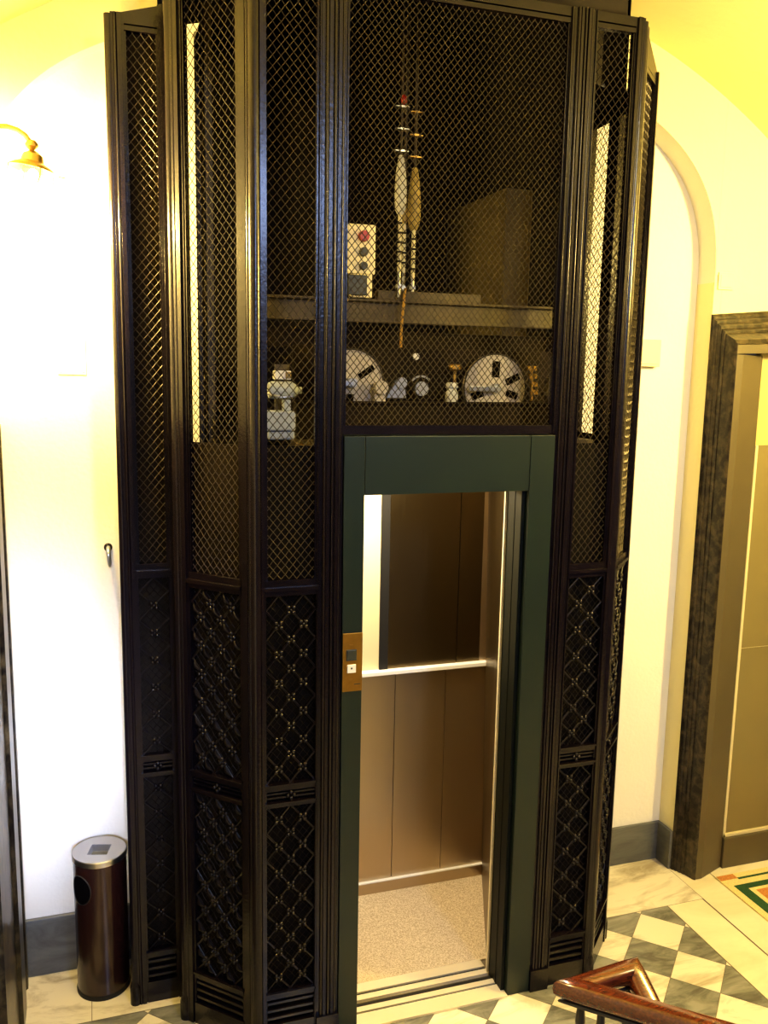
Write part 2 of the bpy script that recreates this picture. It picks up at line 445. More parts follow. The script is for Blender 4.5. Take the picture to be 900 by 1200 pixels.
# ------------------------------------------------------------------ the lift cage
CZ = 3.62
cage = thing('lift_cage', 'tall black iron lift cage with wire mesh above and cast lattice below', 'lift enclosure', (.31, .12, 0))

def frame_map(P0, P1):
    P0 = Vector((*P0, 0)); P1 = Vector((*P1, 0)); d = (P1 - P0); W = d.length; d.normalize()
    n = Vector((d.y, -d.x, 0))          # towards the landing
    return (lambda u, w, z: P0 + d * u + n * w + Vector((0, 0, z))), W, n

def wire_mesh(F, u0, u1, z0, z1, a=.0265, b=.032, r=.0014, w=-.012, amp=.0014, topf=None):
    mb = MB(); W = u1 - u0; H = z1 - z0; ha, hb = a / 2, b / 2
    ni, nj = int(W / ha) + 1, int(H / hb) + 1
    def emit_line(pts):
        o = len(mb.v); vs = []; n = len(pts)
        for i, (u, z, s) in enumerate(pts):
            p, q = pts[max(0, i - 1)], pts[min(n - 1, i + 1)]
            du, dz = q[0] - p[0], q[1] - p[1]; L = math.hypot(du, dz) or 1
            su, sz = -dz / L * r, du / L * r
            for (x, y) in ((su, 0), (0, r), (-su, 0), (0, -r)):
                zz = z + (sz if x == su and x else (-sz if x else 0))
                vs.append(F(u0 + u + x, w + s + y, z0 + zz))
        fs = []
        for i in range(n - 1):
            for k in range(4):
                fs.append((i * 4 + k, i * 4 + (k + 1) % 4, (i + 1) * 4 + (k + 1) % 4, (i + 1) * 4 + k))
        mb.add(vs, fs)
    for fam in (1, -1):
        for c in range(-nj - 2, ni + nj + 2):
            if c % 2: continue
            # line: u = (c + fam*j)*ha , z = j*hb
            zs = []
            lo, hi = 0., H
            # clip u in [0,W]
            k = fam * ha / hb
            ca = c * ha
            za, zb = (0 - ca) / k, (W - ca) / k
            lo = max(lo, min(za, zb)); hi = min(hi, max(za, zb))
            if hi - lo < .004: continue
            pts = [(ca + k * lo, lo, 0)]
            for j in range(int(math.ceil(lo / hb)), int(hi / hb) + 1):
                if lo + .002 < j * hb < hi - .002:
                    pts.append((ca + k * j * hb, j * hb, amp * fam * (1 if j % 2 else -1)))
            pts.append((ca + k * hi, hi, 0))
            emit_line(pts)
    return mb

def grille(F, u0, u1, z0, z1, hx, hz, w=-.010, leaf=False):
    """cast lattice: diagonal bars, a four-petal flower on each crossing"""
    mb = MB(); W = u1 - u0; H = z1 - z0
    nu = max(2, round(W / hx)); hx = W / nu; nz = max(2, round(H / hz)); hz = H / nz
    for fam in (1, -1):
        for c in range(-nz - 2, nu + nz + 2):
            if c % 2: continue
            k = fam * hx / hz; ca = c * hx
            za, zb = (0 - ca) / k, (W - ca) / k
            lo = max(0, min(za, zb)); hi = min(H, max(za, zb))
            if hi - lo < .01: continue
            mb.tube([F(u0 + ca + k * z, w + (.002 if fam > 0 else 0), z0 + z) for z in (lo, hi)], .0034, 6)
    for i in range(0, nu + 1):
        for j in range(0, nz + 1):
            if (i + j) % 2: continue
            u, z = i * hx, j * hz
            if u < .012 or u > W - .012 or z < .012 or z > H - .012:
                continue
            mb.ball(F(u0 + u, w + .005, z0 + z), .0055, 6, 4)
            for a in range(4):
                t = PI / 4 + a * PI / 2 if not leaf else a * PI / 2
                mb.ball(F(u0 + u + .0125 * math.cos(t), w + .005, z0 + z + .0125 * math.sin(t)), .0078, 6, 4)
    if leaf:
        for i in range(nu):
            for j in range(nz):
                u, z = (i + .5) * hx, (j + .5) * hz
                if (i + j) % 2 == 0: continue
                s = hx * .26
                mb.tube([F(u0 + u - s, w + .004, z0 + z + s * hz / hx), F(u0 + u, w + .012, z0 + z), F(u0 + u + s, w + .004, z0 + z - s * hz / hx)], [.0035, .0065, .0035], 6)
    return mb

def fluted(mb, F, segs, z0, z1, back=-.03, ztopf=None):
    """vertical post section: segs of ('f', width, height) flats and ('r', width, height) round beads"""
    u = segs[0]; pts = [(u, back)]
    for kind, wd, h in segs[1:]:
        if kind == 'f': pts += [(u, h), (u + wd, h)]
        else:
            for k in range(7):
                a = PI - PI * k / 6; pts.append((u + wd / 2 + wd / 2 * math.cos(a), h + wd * .55 * math.sin(a)))
        u += wd
    pts.append((u, back))
    out = [pts[0]]
    for p in pts[1:]:
        if abs(p[0] - out[-1][0]) > 1e-6 or abs(p[1] - out[-1][1]) > 1e-6: out.append(p)
    mb.prism(out, F, z0, z1)

def stile_segs(u, wd, flip=False):
    s = [('f', wd * .20, .006), ('r', wd * .26, .004), ('f', wd * .34, .010), ('f', wd * .20, .002)]
    return [u] + (s[::-1] if flip else s)

def cage_panel(P0, P1, m0, m1, ztop=CZ, low=True, zlow=0., sheet_top=None, zt2=None, label=None, mesh=(.0265, .032), leaf=False, hx=.043, sheet='sheet'):
    F, W, n = frame_map(P0, P1)
    zt2 = ztop if zt2 is None else zt2
    mb = MB()
    if m0 > .004: fluted(mb, F, stile_segs(0, m0), zlow, ztop)
    if W - m1 > .004: fluted(mb, F, stile_segs(m1, W - m1, True), zlow, zt2)
    zt = min(ztop, zt2)
    mb.fbox(F, m0 * .6, W - (W - m1) * .6, -.024, .003, zt - .035, ztop, zt2)
    mb.fbox(F, m0, m1, -.024, .003, zt - .05, zt - .03)
    if low:
        mb.fbox(F, m0 - .004, m1 + .004, -.024, .004, 1.668, 1.722)
        mb.fbox(F, m0 - .006, m1 + .006, -.02, .012, 1.686, 1.698)
        mb.fbox(F, m0 - .004, m1 + .004, -.024, .004, .978, 1.002); mb.fbox(F, m0 - .006, m1 + .006, -.02, .010, .996, 1.003)
        mb.fbox(F, m0 - .004, m1 + .004, -.024, .004, .918, .936); mb.fbox(F, m0 - .006, m1 + .006, -.02, .010, .929, .937)
        mb.fbox(F, m0 - .004, m1 + .004, -.024, .004, .185, .212); mb.fbox(F, m0 - .006, m1 + .006, -.02, .010, .203, .211)
        mb.fbox(F, m0 - .004, m1 + .004, -.024, .006, 0.0, .085)
        z_m = 1.722
    else:
        mb.fbox(F, m0 - .004, m1 + .004, -.024, .006, zlow, zlow + .03)
        z_m = zlow + .03
    # slim inner bead round the mesh opening
    for a, b in ((m0, m0 + .006), (m1 - .006, m1)): mb.fbox(F, a, b, -.02, -.002, z_m, zt - .05)
    part = obj('cage_panel', mb, 'iron', cage, bevel=.0015, smooth=40)
    if label: part['label'] = label
    obj('wire_mesh', wire_mesh(F, m0, m1, z_m, zt - .05, *mesh), 'wire', part, recalc=False)
    if low:
        for z0, z1 in ((1.002, 1.668), (.212, .918)):
            obj('cast_lattice', grille(F, m0, m1, z0, z1, hx, hx * 1.18, leaf=leaf), 'iron_cast', part, smooth=60)
        mb = MB()
        for z0 in (.950, .965): mb.fbox(F, m0, m1, -.02, -.004, z0 - .003, z0 + .003)
        cu = (m0 + m1) / 2
        for a in range(4):
            mb.ball(F(cu + .011 * math.cos(a * PI / 2), .000, .957 + .011 * math.sin(a * PI / 2)), .0075, 8, 5)
        obj('band_ornament', mb, 'iron_cast', part, smooth=50)
        mb = MB()
        for z0 in (.105, .135, .165): mb.fbox(F, m0, m1, -.02, -.002, z0 - .006, z0 + .006)
        obj('vent_bars', mb, 'iron_cast', part, bevel=.002)
        obj('fine_mesh', wire_mesh(F, m0, m1, .212, 1.668, .0265, .032, .0011, -.022), 'wire_dark', part, recalc=False)
        mb = MB(); mb.fbox(F, m0 - .003, m1 + .003, -.034, -.030, .05, sheet_top or 1.7)
        obj('backing_sheet', mb, sheet, part)
    return F, W, part

cage_panel((-.763, .36), (-.575, .36), .043, .148, 3.535, sheet_top=3.51, sheet='sheet2', zt2=3.575, label='narrow side wing of the cage, set back against the wall')
cage_panel((-.59, .23), (-.36, 0), .047, .258, 3.60, sheet_top=2.165, leaf=True, sheet='sheet2', label='angled left face of the cage')
cage_panel((-.36, 0), (-.151, 0), .030, .200, sheet_top=2.165, label='front face left of the lift door')
cage_panel((-.073, 0), (.714, 0), .004, .772, low=False, zlow=2.203, mesh=(.0225, .0275), label='broad mesh transom over the lift door')
cage_panel((.787, 0), (.985, 0), .014, .163, sheet_top=2.165, label='front face right of the lift door')
cage_panel((.985, 0), (1.182, .197), .046, .240, 3.60, sheet_top=2.165, zt2=3.52, label='angled right face of the cage')
# right flank back to the wall, with its middle post
F, W, fl = cage_panel((1.184, .20), (1.215, .693), .03, .47, 3.52, sheet_top=2.165, zt2=3.50, label='right flank running back to the wall')
# posts
def post(u0, u1, F, z0, z1, name='post'):
    wd = u1 - u0; mb = MB()
    fluted(mb, F, [u0, ('f', wd * .12, .006), ('r', wd * .14, .010), ('f', wd * .14, .016), ('f', wd * .06, .008), ('r', wd * .12, .012), ('f', wd * .06, .008), ('f', wd * .14, .016), ('r', wd * .12, .010), ('f', wd * .10, .006)], z0, z1)
    mb.fbox(F, u0 - .002, u1 + .002, -.02, .022, z0, z0 + .09)
    return obj(name, mb, 'iron', cage, bevel=.0012, smooth=40)
Ff = frame_map((0, 0), (1, 0))[0]
post(-.151, -.073, Ff, 0, CZ); post(.714, .787, Ff, 0, CZ)
Fs = frame_map((1.184, .20), (1.215, .693))[0]
mb = MB(); mb.fbox(Fs, .02, .485, -.020, -.016, 3.43, 3.51); mb.fbox(Fs, .20, .485, -.020, -.016, 3.512, 4.1); obj('added_dark_sheet', mb, 'sheet', cage)  # added dark sheet, blocks the bright wall behind the top of the flank
mb = MB(); mb.fbox(Fs, .215, .30, -.03, .01, 0, 3.5); obj('post', mb, 'iron', cage, bevel=.002)
for (x, y, r, zt) in ((-.768, .368, .014, 3.53), (-.580, .352, .014, 3.58), (-.590, .238, .016, 3.58), (-.362, .006, .020, 3.615), (.985, .008, .017, 3.61), (1.180, .205, .013, 3.515)):
    mb = MB(); mb.lathe([(r * 1.5, 0), (r * 1.5, .07), (r * 1.15, .09), (r, .10), (r, zt)], (x, y, 0), 14)
    obj('corner_post', mb, 'iron', cage, smooth=40)
cage_panel((-.762, .655), (-.762, .366), .02, .27, 3.49, sheet_top=1.7, zt2=3.53, label='left flank running back to the wall')
mb = MB(); mb.fbox(frame_map((-.575, .36), (-.59, .235))[0], 0, .125, -.012, .004, 0, 3.56); obj('side_plate', mb, 'iron', cage, bevel=.002)

# ------------------------------------------------------------------ lift door frame
fr = thing('lift_door_frame', 'dark green enamelled steel portal round the open lift doorway', 'door frame', (.31, .05, 0))
Y0 = -.012
mb = MB(); mb.box(-.070, .002, Y0, .10, 0, 2.198); obj('jamb', mb, 'green', fr, bevel=.002)
mb = MB(); mb.box(.616, .711, Y0, .10, 0, 2.198); obj('jamb', mb, 'green', fr, bevel=.002)
mb = MB(); mb.box(.0035, .6145, Y0 + .001, .10, 2.0, 2.198); obj('header', mb, 'green', fr, bevel=.002)
mb = MB(); mb.box(.600, .614, .012, .118, .002, 1.998); mb.box(.606, .6155, .03, .05, .002, 1.998); mb.box(.598, .608, .06, .07, .002, 1.998)
obj('reveal_track', mb, 'green_dark', fr, bevel=.001)
# landing sill
mb = MB(); mb.cur = 0
mb.box(.004, .614, -.022, .050, .001, .010); mb.box(.004, .614, .060, .086, .001, .010); mb.cur = 1
mb.box(.004, .614, .050, .060, .001, .004); mb.box(.004, .614, .086, .112, -.002, .002)
obj('landing_sill', mb, ['alu', 'groove'], fr)

# call panel on the left jamb
cp = thing('call_panel', 'brass call plate on the left green jamb of the lift doorway', 'call panel', (-.040, Y0, 1.316))
mb = MB(); mb.box(-.0695, .0012, Y0 - .006, Y0 - .0005, 1.318, 1.526); obj('plate', mb, 'brass', cp, bevel=.0015)
mb = MB(); mb.box(-.054, -.023, Y0 - .010, Y0 - .006, 1.432, 1.466); mb.box(-.057, -.020, Y0 - .0085, Y0 - .006, 1.429, 1.469); obj('indicator', mb, 'grey', cp, bevel=.0015)
mb = MB(); mb.box(-.054, -.023, Y0 - .012, Y0 - .006, 1.386, 1.416); b_ = obj('call_button', mb, 'white', cp, bevel=.002)
mb = MB(); mb.box(-.042, -.036, Y0 - .0126, Y0 - .0118, 1.400, 1.406); obj('button_mark', mb, 'grey', b_)
mb = MB(); mb.box(-.028, -.006, Y0 - .0066, Y0 - .006, 1.342, 1.345); obj('maker_strip', mb, 'grey', cp)
for z in (1.482, 1.36):
    mb = MB(); mb.box(-.045, -.033, Y0 - .0070, Y0 - .006, z, z + .003); obj('screw', mb, 'brass', cp)

# ------------------------------------------------------------------ lift cabin
cab = thing('lift_cabin', 'bronze lined lift cabin standing open behind the green doorway', 'lift cabin', (.4, .5, 0))
mb = MB(); mb.box(-.05, .90, .215, .80, -.03, .002); obj('cabin_floor', mb, 'carpet', cab)
mb = MB(); mb.cur = 0; mb.box(-.05, .60, .122, .150, -.02, .009); mb.box(-.05, .60, .165, .213, -.02, .009); mb.cur = 1; mb.box(-.05, .60, .150, .165, -.02, .002)
obj('cabin_sill', mb, ['alu', 'groove'], cab)
YB = .80
for x0, x1, c in ((-.05, .408, 'bronze'), (.411, .655, 'bronze'), (.657, .90, 'bronze')):
    mb = MB(); mb.box(x0, x1, YB, YB + .02, .062, 1.07); obj('lower_back_panel', mb, c, cab)
mb = MB(); mb.box(-.05, .90, YB - .010, YB + .02, .002, .058); obj('skirting', mb, 'bronze', cab)
mb = MB(); mb.box(-.05, .885, YB - .016, YB + .02, .058, .064); obj('skirting_strip', mb, 'white', cab, bevel=.001)
mb = MB(); mb.box(-.05, .860, YB - .030, YB + .02, 1.068, 1.088); obj('ledge', mb, 'white', cab, bevel=.003)
mb = MB(); mb.box(-.05, .330, YB + .004, YB + .02, 1.088, 2.12); obj('mirrored_cream_strip', mb, 'cream', cab)  # pale landing reflected in the cabin mirror, built as a cream strip
mb = MB(); mb.box(.331, .370, YB - .004, YB + .02, 1.088, 2.12); obj('mirrored_dark_strip', mb, 'groove', cab)  # dark strip of the same mirror reflection, put into the colour
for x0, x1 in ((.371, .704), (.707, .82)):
    mb = MB(); mb.box(x0, x1, YB, YB + .02, 1.088, 2.12); obj('mirrored_bronze_panel', mb, 'bronze_dark', cab)  # mirror's brown reflection, put into the bronze colour
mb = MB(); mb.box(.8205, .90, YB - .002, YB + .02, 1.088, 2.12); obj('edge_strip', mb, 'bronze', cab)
# right wall runs at a slant to the doorway; left wall, roof
mb = MB()
a0, a1 = (.600, .135), (.876, .799)
mb.hexa([(a0[0], a0[1], .003), (a0[0] + .02, a0[1], .003), (.92, .799, .003), (a1[0], .799, .003), (a0[0], a0[1], 2.12), (a0[0] + .02, a0[1], 2.12), (.92, .799, 2.12), (.832, .799, 2.12)])
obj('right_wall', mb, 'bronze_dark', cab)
mb = MB(); mb.box(.592, .602, .126, .136, .003, 2.05); obj('edge_trim', mb, 'alu', cab, bevel=.001)
for z in (.35, 1.0, 1.45, 1.83):
    mb = MB(); mb.ball((.606 + .02, .126 + .067, z), .004, 8, 5); obj('rivet', mb, 'chrome', cab, smooth=60)
mb = MB(); mb.box(-.07, -.05, .13, .82, -.03, 2.12); obj('left_wall', mb, 'bronze', cab)
mb = MB(); mb.box(-.07, .95, .125, .84, 2.12, 2.17); obj('roof', mb, 'beam', cab)
mb = MB(); mb.box(.02, .42, .30, .66, 2.112, 2.1195); obj('ceiling_lamp', mb, 'cream', cab)
# crosshead over the cabin
mb = MB(); mb.box(-.27, 1.14, .58, .585, 2.605, 2.685); mb.box(-.27, 1.14, .555, .60, 2.68, 2.690); mb.box(-.27, 1.14, .555, .60, 2.60, 2.610)
for x in (.065, 1.085): mb.box(x - .025, x + .025, .59, .64, 2.17, 2.62)
mb.box(.22, .66, .56, .60, 2.69, 2.725)
obj('crosshead_beam', mb, 'beam', cab, bevel=.002)
mb = MB(); mb.box(-.25, 1.05, .645, .68, 2.50, 2.57); obj('rear_beam', mb, 'sheet2', cab, bevel=.002)

# ------------------------------------------------------------------ machinery on the cabin roof
dop = thing('door_operator', 'door drive with two pale slotted pulleys on the lift cabin roof', 'door drive', (.35, .25, 2.17))
mb = MB(); mb.box(-.175, .87, .205, .30, 2.172, 2.300); mb.box(-.175, .87, .195, .31, 2.298, 2.306); mb.box(-.175, .85, .30, .31, 2.30, 2.50)
obj('support_rail', mb, 'sheet2', dop, bevel=.002)
def pulley(cx, cz, rad, slots, z0):
    Y = .24
    mb = MB(); seg = 48
    mb.lathe([(0, -.006), (rad - .008, -.006), (rad - .006, -.010), (rad, -.010), (rad, .010), (0, .010)], (cx, Y, cz), seg, 'y')
    w = obj('pulley', mb, 'disc', dop, smooth=40)
    mb = MB(); mb.tube([(cx + (rad) * math.cos(2 * PI * k / 40), Y - .010, cz + rad * math.sin(2 * PI * k / 40)) for k in range(40)], .003, 6, closed=True)
    obj('pulley_rim', mb, 'groove', w, smooth=60)
    for a, r0, r1, wd in slots:
        ca, sa = math.cos(a), math.sin(a); p = []
        for yy in (Y - .0075, Y - .005):
            for r, s in ((r0, -wd), (r1, -wd), (r1, wd), (r0, wd)):
                p.append((cx + r * ca - s * sa, yy, cz + r * sa + s * ca))
        mb = MB(); mb.hexa(p); obj('slot', mb, 'hole', w, bevel=.003)
    mb = MB(); mb.lathe([(0, -.03), (.016, -.03), (.018, -.026), (.018, -.006), (0, -.006)], (cx, Y, cz), 16, 'y'); obj('hub', mb, 'steel', w, smooth=40)
    mb = MB(); mb.box(cx - rad * .9, cx + .005, Y - .035, Y - .028, cz - .012, cz + .008); obj('crank_arm', mb, 'steel', w, bevel=.002)
pulley(.022, 2.370, .118, [(math.radians(35), .035, .10, .011), (math.radians(160), .03, .09, .016), (math.radians(265), .04, .09, .014)], 0)
pulley(.582, 2.357, .126, [(math.radians(88), .04, .10, .016), (math.radians(25), .05, .11, .013), (math.radians(-18), .05, .10, .013), (math.radians(200), .05, .10, .014)], 0)
# roller, arc and brackets between the pulleys
mb = MB(); mb.lathe([(0, -.012), (.026, -.012), (.026, .012), (0, .012)], (.287, .235, 2.352), 24, 'y')
mb.tube([(.287 + .045 * math.cos(t), .235, 2.352 + .045 * math.sin(t)) for t in [math.radians(40 + 10 * k) for k in range(11)]], .004, 6)
obj('guide_roller', mb, 'steel', dop, smooth=40)
mb = MB(); mb.hexa([(.150, .22, 2.318), (.225, .22, 2.318), (.225, .25, 2.318), (.150, .25, 2.318), (.185, .22, 2.378), (.215, .22, 2.392), (.215, .25, 2.392), (.185, .25, 2.378)])
mb.lathe([(0, -.012), (.020, -.012), (.020, .012), (0, .012)], (.205, .222, 2.372), 18, 'y'); obj('bearing_bracket', mb, 'steel', dop, smooth=35)
mb = MB(); mb.box(.10, .14, .20, .23, 2.306, 2.37); mb.lathe([(0, -.03), (.024, -.03), (.024, .0), (0, .0)], (.12, .21, 2.355), 18, 'y'); obj('tension_roller', mb, 'disc', dop, smooth=35)
for x, zc, c in ((.40, 2.335, 'disc'),):
    mb = MB(); mb.lathe([(0, 0), (.022, 0), (.024, .006), (.024, .034), (.018, .04), (.018, .048), (.024, .052), (.02, .07), (0, .07)], (x, .215, 2.306), 20); obj('oil_cup', mb, 'wrap', dop, smooth=40)
mb = MB(); mb.lathe([(0, 0), (.006, 0), (.006, .09), (.012, .092), (.024, .10), (.024, .115), (.012, .12), (0, .12)], (.425, .25, 2.325), 16); obj('brass_knob', mb, 'lampbrass', dop, smooth=40)
mb = MB()
for k in range(4): mb.lathe([(0, 0), (.02 - .002 * k, 0), (.02 - .002 * k, .016), (.012, .018), (0, .018)], (.735 + .006 * k, .24, 2.425 - .03 * k), 14)
mb.tube([(.74, .24, 2.31), (.735, .24, 2.43)], .006, 8); obj('terminal_stack', mb, 'lampbrass', dop, smooth=40)
mb = MB(); mb.lathe([(0, -.004), (.012, -.004), (.013, 0), (.012, .006), (0, .008)], (.288, .298, 2.468), 16, 'y'); obj('lamp_button', mb, 'white', dop, smooth=60)
mb = MB(); mb.box(.80, .83, .22, .25, 2.306, 2.40); mb.box(.785, .80, .22, .25, 2.33, 2.345); obj('end_bracket', mb, 'beam', dop, bevel=.002)

mo = thing('door_motor', 'pale blue grey motor and switch boxes beside the left pulley', 'motor', (-.25, .20, 2.17))
mb = MB(); mb.box(-.308, -.195, .16, .25, 2.205, 2.272); obj('motor_box', mb, 'motor', mo, bevel=.006)
mb = MB(); mb.box(-.290, -.195, .17, .24, 2.173, 2.203); obj('mounting_foot', mb, 'motor', mo, bevel=.008)
mb = MB(); mb.lathe([(0, -.05), (.026, -.05), (.030, -.04), (.030, .03), (.02, .045), (.012, .05), (.012, .065), (0, .065)], (-.232, .20, 2.342), 20, 'x'); obj('motor_drum', mb, 'motor', mo, smooth=35)
mb = MB(); mb.tube([(-.29, .19, 2.335), (-.275, .17, 2.325), (-.24, .165, 2.318), (-.205, .17, 2.322)], .006, 8); obj('bent_lever', mb, 'steel', mo, smooth=60)
mb = MB(); mb.box(-.232, -.208, .18, .22, 2.272, 2.31); obj('neck', mb, 'motor', mo, bevel=.004)
mb = MB(); mb.box(-.262, -.205, .19, .23, 2.378, 2.408); obj('switch_box', mb, 'white', mo, bevel=.003)
mb = MB(); mb.box(-.225, -.206, .185, .19, 2.382, 2.404); obj('switch_cover', mb, 'lampbrass', mo, bevel=.002)
mb = MB(); mb.tube([(-.234, .215, 2.372), (-.234, .215, 2.38)], .008, 8); mb.box(-.25, -.2, .24, .26, 2.272, 2.43); obj('switch_stand', mb, 'beam', mo)

# control box with three buttons
cb = thing('control_box', 'yellowed inspection box with a red and two grey knobs over the crosshead', 'control box', (.14, .545, 2.69))
mb = MB(); mb.box(.088, .200, .535, .58, 2.780, 2.965); obj('case', mb, 'ivory', cb, bevel=.005)
mb = MB(); mb.box(.105, .19, .54, .575, 2.692, 2.78); obj('terminal_block', mb, 'ivory', cb, bevel=.003)
mb = MB(); mb.box(.088, .165, .525, .540, 2.700, 2.775); obj('cover', mb, 'grey', cb, bevel=.003)
for z, c, r in ((2.920, 'red', .021), (2.862, 'grey', .017), (2.810, 'grey', .015)):
    mb = MB(); mb.lathe([(0, -.02), (r * .9, -.02), (r, -.014), (r, 0), (0, 0)], (.150, .535, z), 20, 'y'); k = obj('knob', mb, c, cb, smooth=40)
    if c == 'red': k['label'] = 'red stop knob'

# hoist ropes with sockets and rods, fixed in the crosshead plate
def hoist(x, y, ztip, zsock0, zsock1, zrod, clips, col, label, hooks, rsock=.024):
    t = thing('hoist_rope', label, 'rope', (x, y, 2.725), 'hoist ropes on the crosshead')
    mb = MB(); mb.tube([(x, y, 4.15), (x, y, zsock0 + .02)], .006, 8); obj('rope', mb, 'rope', t, smooth=60)
    mb = MB(); L = zsock1 - zsock0
    # teardrop socket: rope loop closed round a thimble
    mb.lathe([(0, 0), (rsock * .45, -.004), (rsock * .8, L * .06), (rsock, L * .2), (rsock * .98, L * .45), (rsock * .75, L * .75), (rsock * .4, L * .97), (0, L)], (x, y, zsock0), 20)
    obj('socket', mb, col, t, smooth=60)
    mb = MB(); mb.tube([(x, y, zsock0), (x, y, zrod)], .0085, 10); rod = obj('rod', mb, 'spring', t, smooth=60)
    nb = max(2, int((zsock0 - zrod) / .034))
    for k in range(1, nb):
        z = zsock0 - (zsock0 - zrod) * k / nb
        mb = MB(); mb.lathe([(.008, -.004), (.0098, -.004), (.0098, .004), (.008, .004)], (x, y, z), 10); obj('rod_ring', mb, 'groove', rod)
    mb = MB(); mb.tube([(x, y, zrod), (x, y, 2.70)], .007, 8); mb.lathe([(0, 0), (.014, 0), (.014, .014), (0, .014)], (x, y, 2.735), 6); obj('anchor_bolt', mb, 'steel', t)
    for z in clips:
        mb = MB(); mb.box(x - .028, x + .028, y - .010, y + .010, z - .003, z + .003); mb.box(x - .010, x + .010, y - .012, y + .010, z - .005, z + .005); obj('rope_clip', mb, 'chrome_satin' if col == 'wrap' else 'lampbrass', t, bevel=.002)
    if hooks:
        mb = MB(); mb.ball((x + .004, y - .006, ztip), .013, 10, 7, (1, 1, 1.5)); obj('rope_end', mb, 'red', t, smooth=60)
hoist(.300, .545, 3.43, 3.015, 3.235, 2.80, (3.405, 3.325, 3.245), 'wrap', 'hoist rope with white teardrop socket and red tip, left of the three', True)
hoist(.337, .600, 3.4, 2.99, 3.07, 2.80, (), 'wrap_y', 'hoist rope with short brown socket, in the middle of the three', False, .014)
hoist(.368, .575, 3.4, 2.965, 3.20, 2.775, (3.40, 3.315, 3.235), 'wrap_y', 'hoist rope with long yellowed teardrop socket, right of the three', False, .026)
mb = MB(); mb.tube([(.325, .538, 2.735), (.318, .536, 2.66), (.312, .535, 2.60), (.310, .535, 2.50), (.314, .53, 2.44), (.312, .52, 2.18)], .006, 8)
tag(obj('loose_cable', mb, 'ochre', None, smooth=60), 'thin ochre cable hanging from the crosshead to the cabin roof', 'cable')
# guide rails
for x, lab in ((-.405, 'lift guide rail behind the angled left face'), (1.19, 'lift guide rail behind the right front panel')):
    mb = MB(); mb.box(x - .03, x + .03, .86, .87, 0, 4.15); mb.box(x - .006, x + .006, .80, .86, 0, 4.15)
    tag(obj('guide_rail', mb, 'beam', None), lab, 'guide rail', 'lift guide rails')

# ------------------------------------------------------------------ ash bin
BX, BY, BR, BH = -.884, .512, .098, .575
bn = thing('ash_bin', 'brown cylindrical ash bin with a steel top beside the lift cage', 'bin', (BX, BY, 0))
SEG = 64; zs = [.012, .05] + [.40 + .012 * k for k in range(14)] + [BH - .022]
zs = sorted(set(zs)); vs = []; fs = []
HA, HZ, HRX, HRZ = math.radians(222), .455, .046, .058   # oval slot, faces the wall side
mb = MB()
for z in zs:
    for k in range(SEG):
        a = 2 * PI * k / SEG; vs.append((BX + BR * math.cos(a), BY + BR * math.sin(a), z))
for i in range(len(zs) - 1):
    for k in range(SEG): fs.append((i * SEG + k, i * SEG + (k + 1) % SEG, (i + 1) * SEG + (k + 1) % SEG, (i + 1) * SEG + k))
mb.add(vs, fs); obj('body', mb, 'bin', bn, smooth=40, recalc=True)
mb = MB(); pts = []
for k in range(32):
    t = 2 * PI * k / 32; da = HRX * math.cos(t) / BR; a = HA + da
    pts.append((BX + (BR + .0012) * math.cos(a), BY + (BR + .0012) * math.sin(a), HZ + HRZ * math.sin(t)))
rows = []
for s_ in (1., .75, .5, .25):
    for k in range(32):
        t = 2 * PI * k / 32; a = HA + HRX * s_ * math.cos(t) / BR
        rows.append((BX + (BR + .0012) * math.cos(a), BY + (BR + .0012) * math.sin(a), HZ + HRZ * s_ * math.sin(t)))
fs = [(r * 32 + k, r * 32 + (k + 1) % 32, (r + 1) * 32 + (k + 1) % 32, (r + 1) * 32 + k) for r in range(3) for k in range(32)] + [tuple(range(96, 128))]
mb.add(rows, fs); obj('litter_opening', mb, 'hole', bn, recalc=False)
mb = MB(); mb.tube(pts, .0022, 6, closed=True); obj('opening_rim', mb, 'black', bn, smooth=60)
mb = MB(); mb.lathe([(0, .001), (BR + .002, .001), (BR + .003, .012), (BR + .001, .02), (0, .02)], (BX, BY, 0), 48); obj('base_ring', mb, 'black', bn, smooth=40)
# top: ring plate with a square opening turned 45 degrees
mb = MB(); N = 48; ro = BR + .004; sq = .052; rot = math.radians(30)
ring = []
for k in range(N):
    a = 2 * PI * k / N; ring.append((ro * math.cos(a), ro * math.sin(a)))
def sqpt(a):
    b = (a - rot) % (PI / 2) - PI / 4; r = sq * .72 / math.cos(b); return (r * math.cos(a), r * math.sin(a))
inn = [sqpt(2 * PI * k / N) for k in range(N)]
zt = BH
vs = [(BX + x, BY + y, zt - .022) for x, y in ring] + [(BX + x, BY + y, zt - .003) for x, y in ring] + [(BX + x * .97, BY + y * .97, zt) for x, y in ring] + [(BX + x, BY + y, zt - .001) for x, y in inn] + [(BX + x * .92, BY + y * .92, zt - .03) for x, y in inn]
fs = [(r * N + k, r * N + (k + 1) % N, (r + 1) * N + (k + 1) % N, (r + 1) * N + k) for r in range(4) for k in range(N)]
mb.add(vs, fs); obj('top_ring', mb, 'chrome_satin', bn, smooth=25)
mb = MB(); mb.lathe([(0, zt - .034), (.075, zt - .034), (.075, zt - .028), (0, zt - .028)], (BX, BY, 0), 32); obj('ash_tray', mb, 'ash', bn)

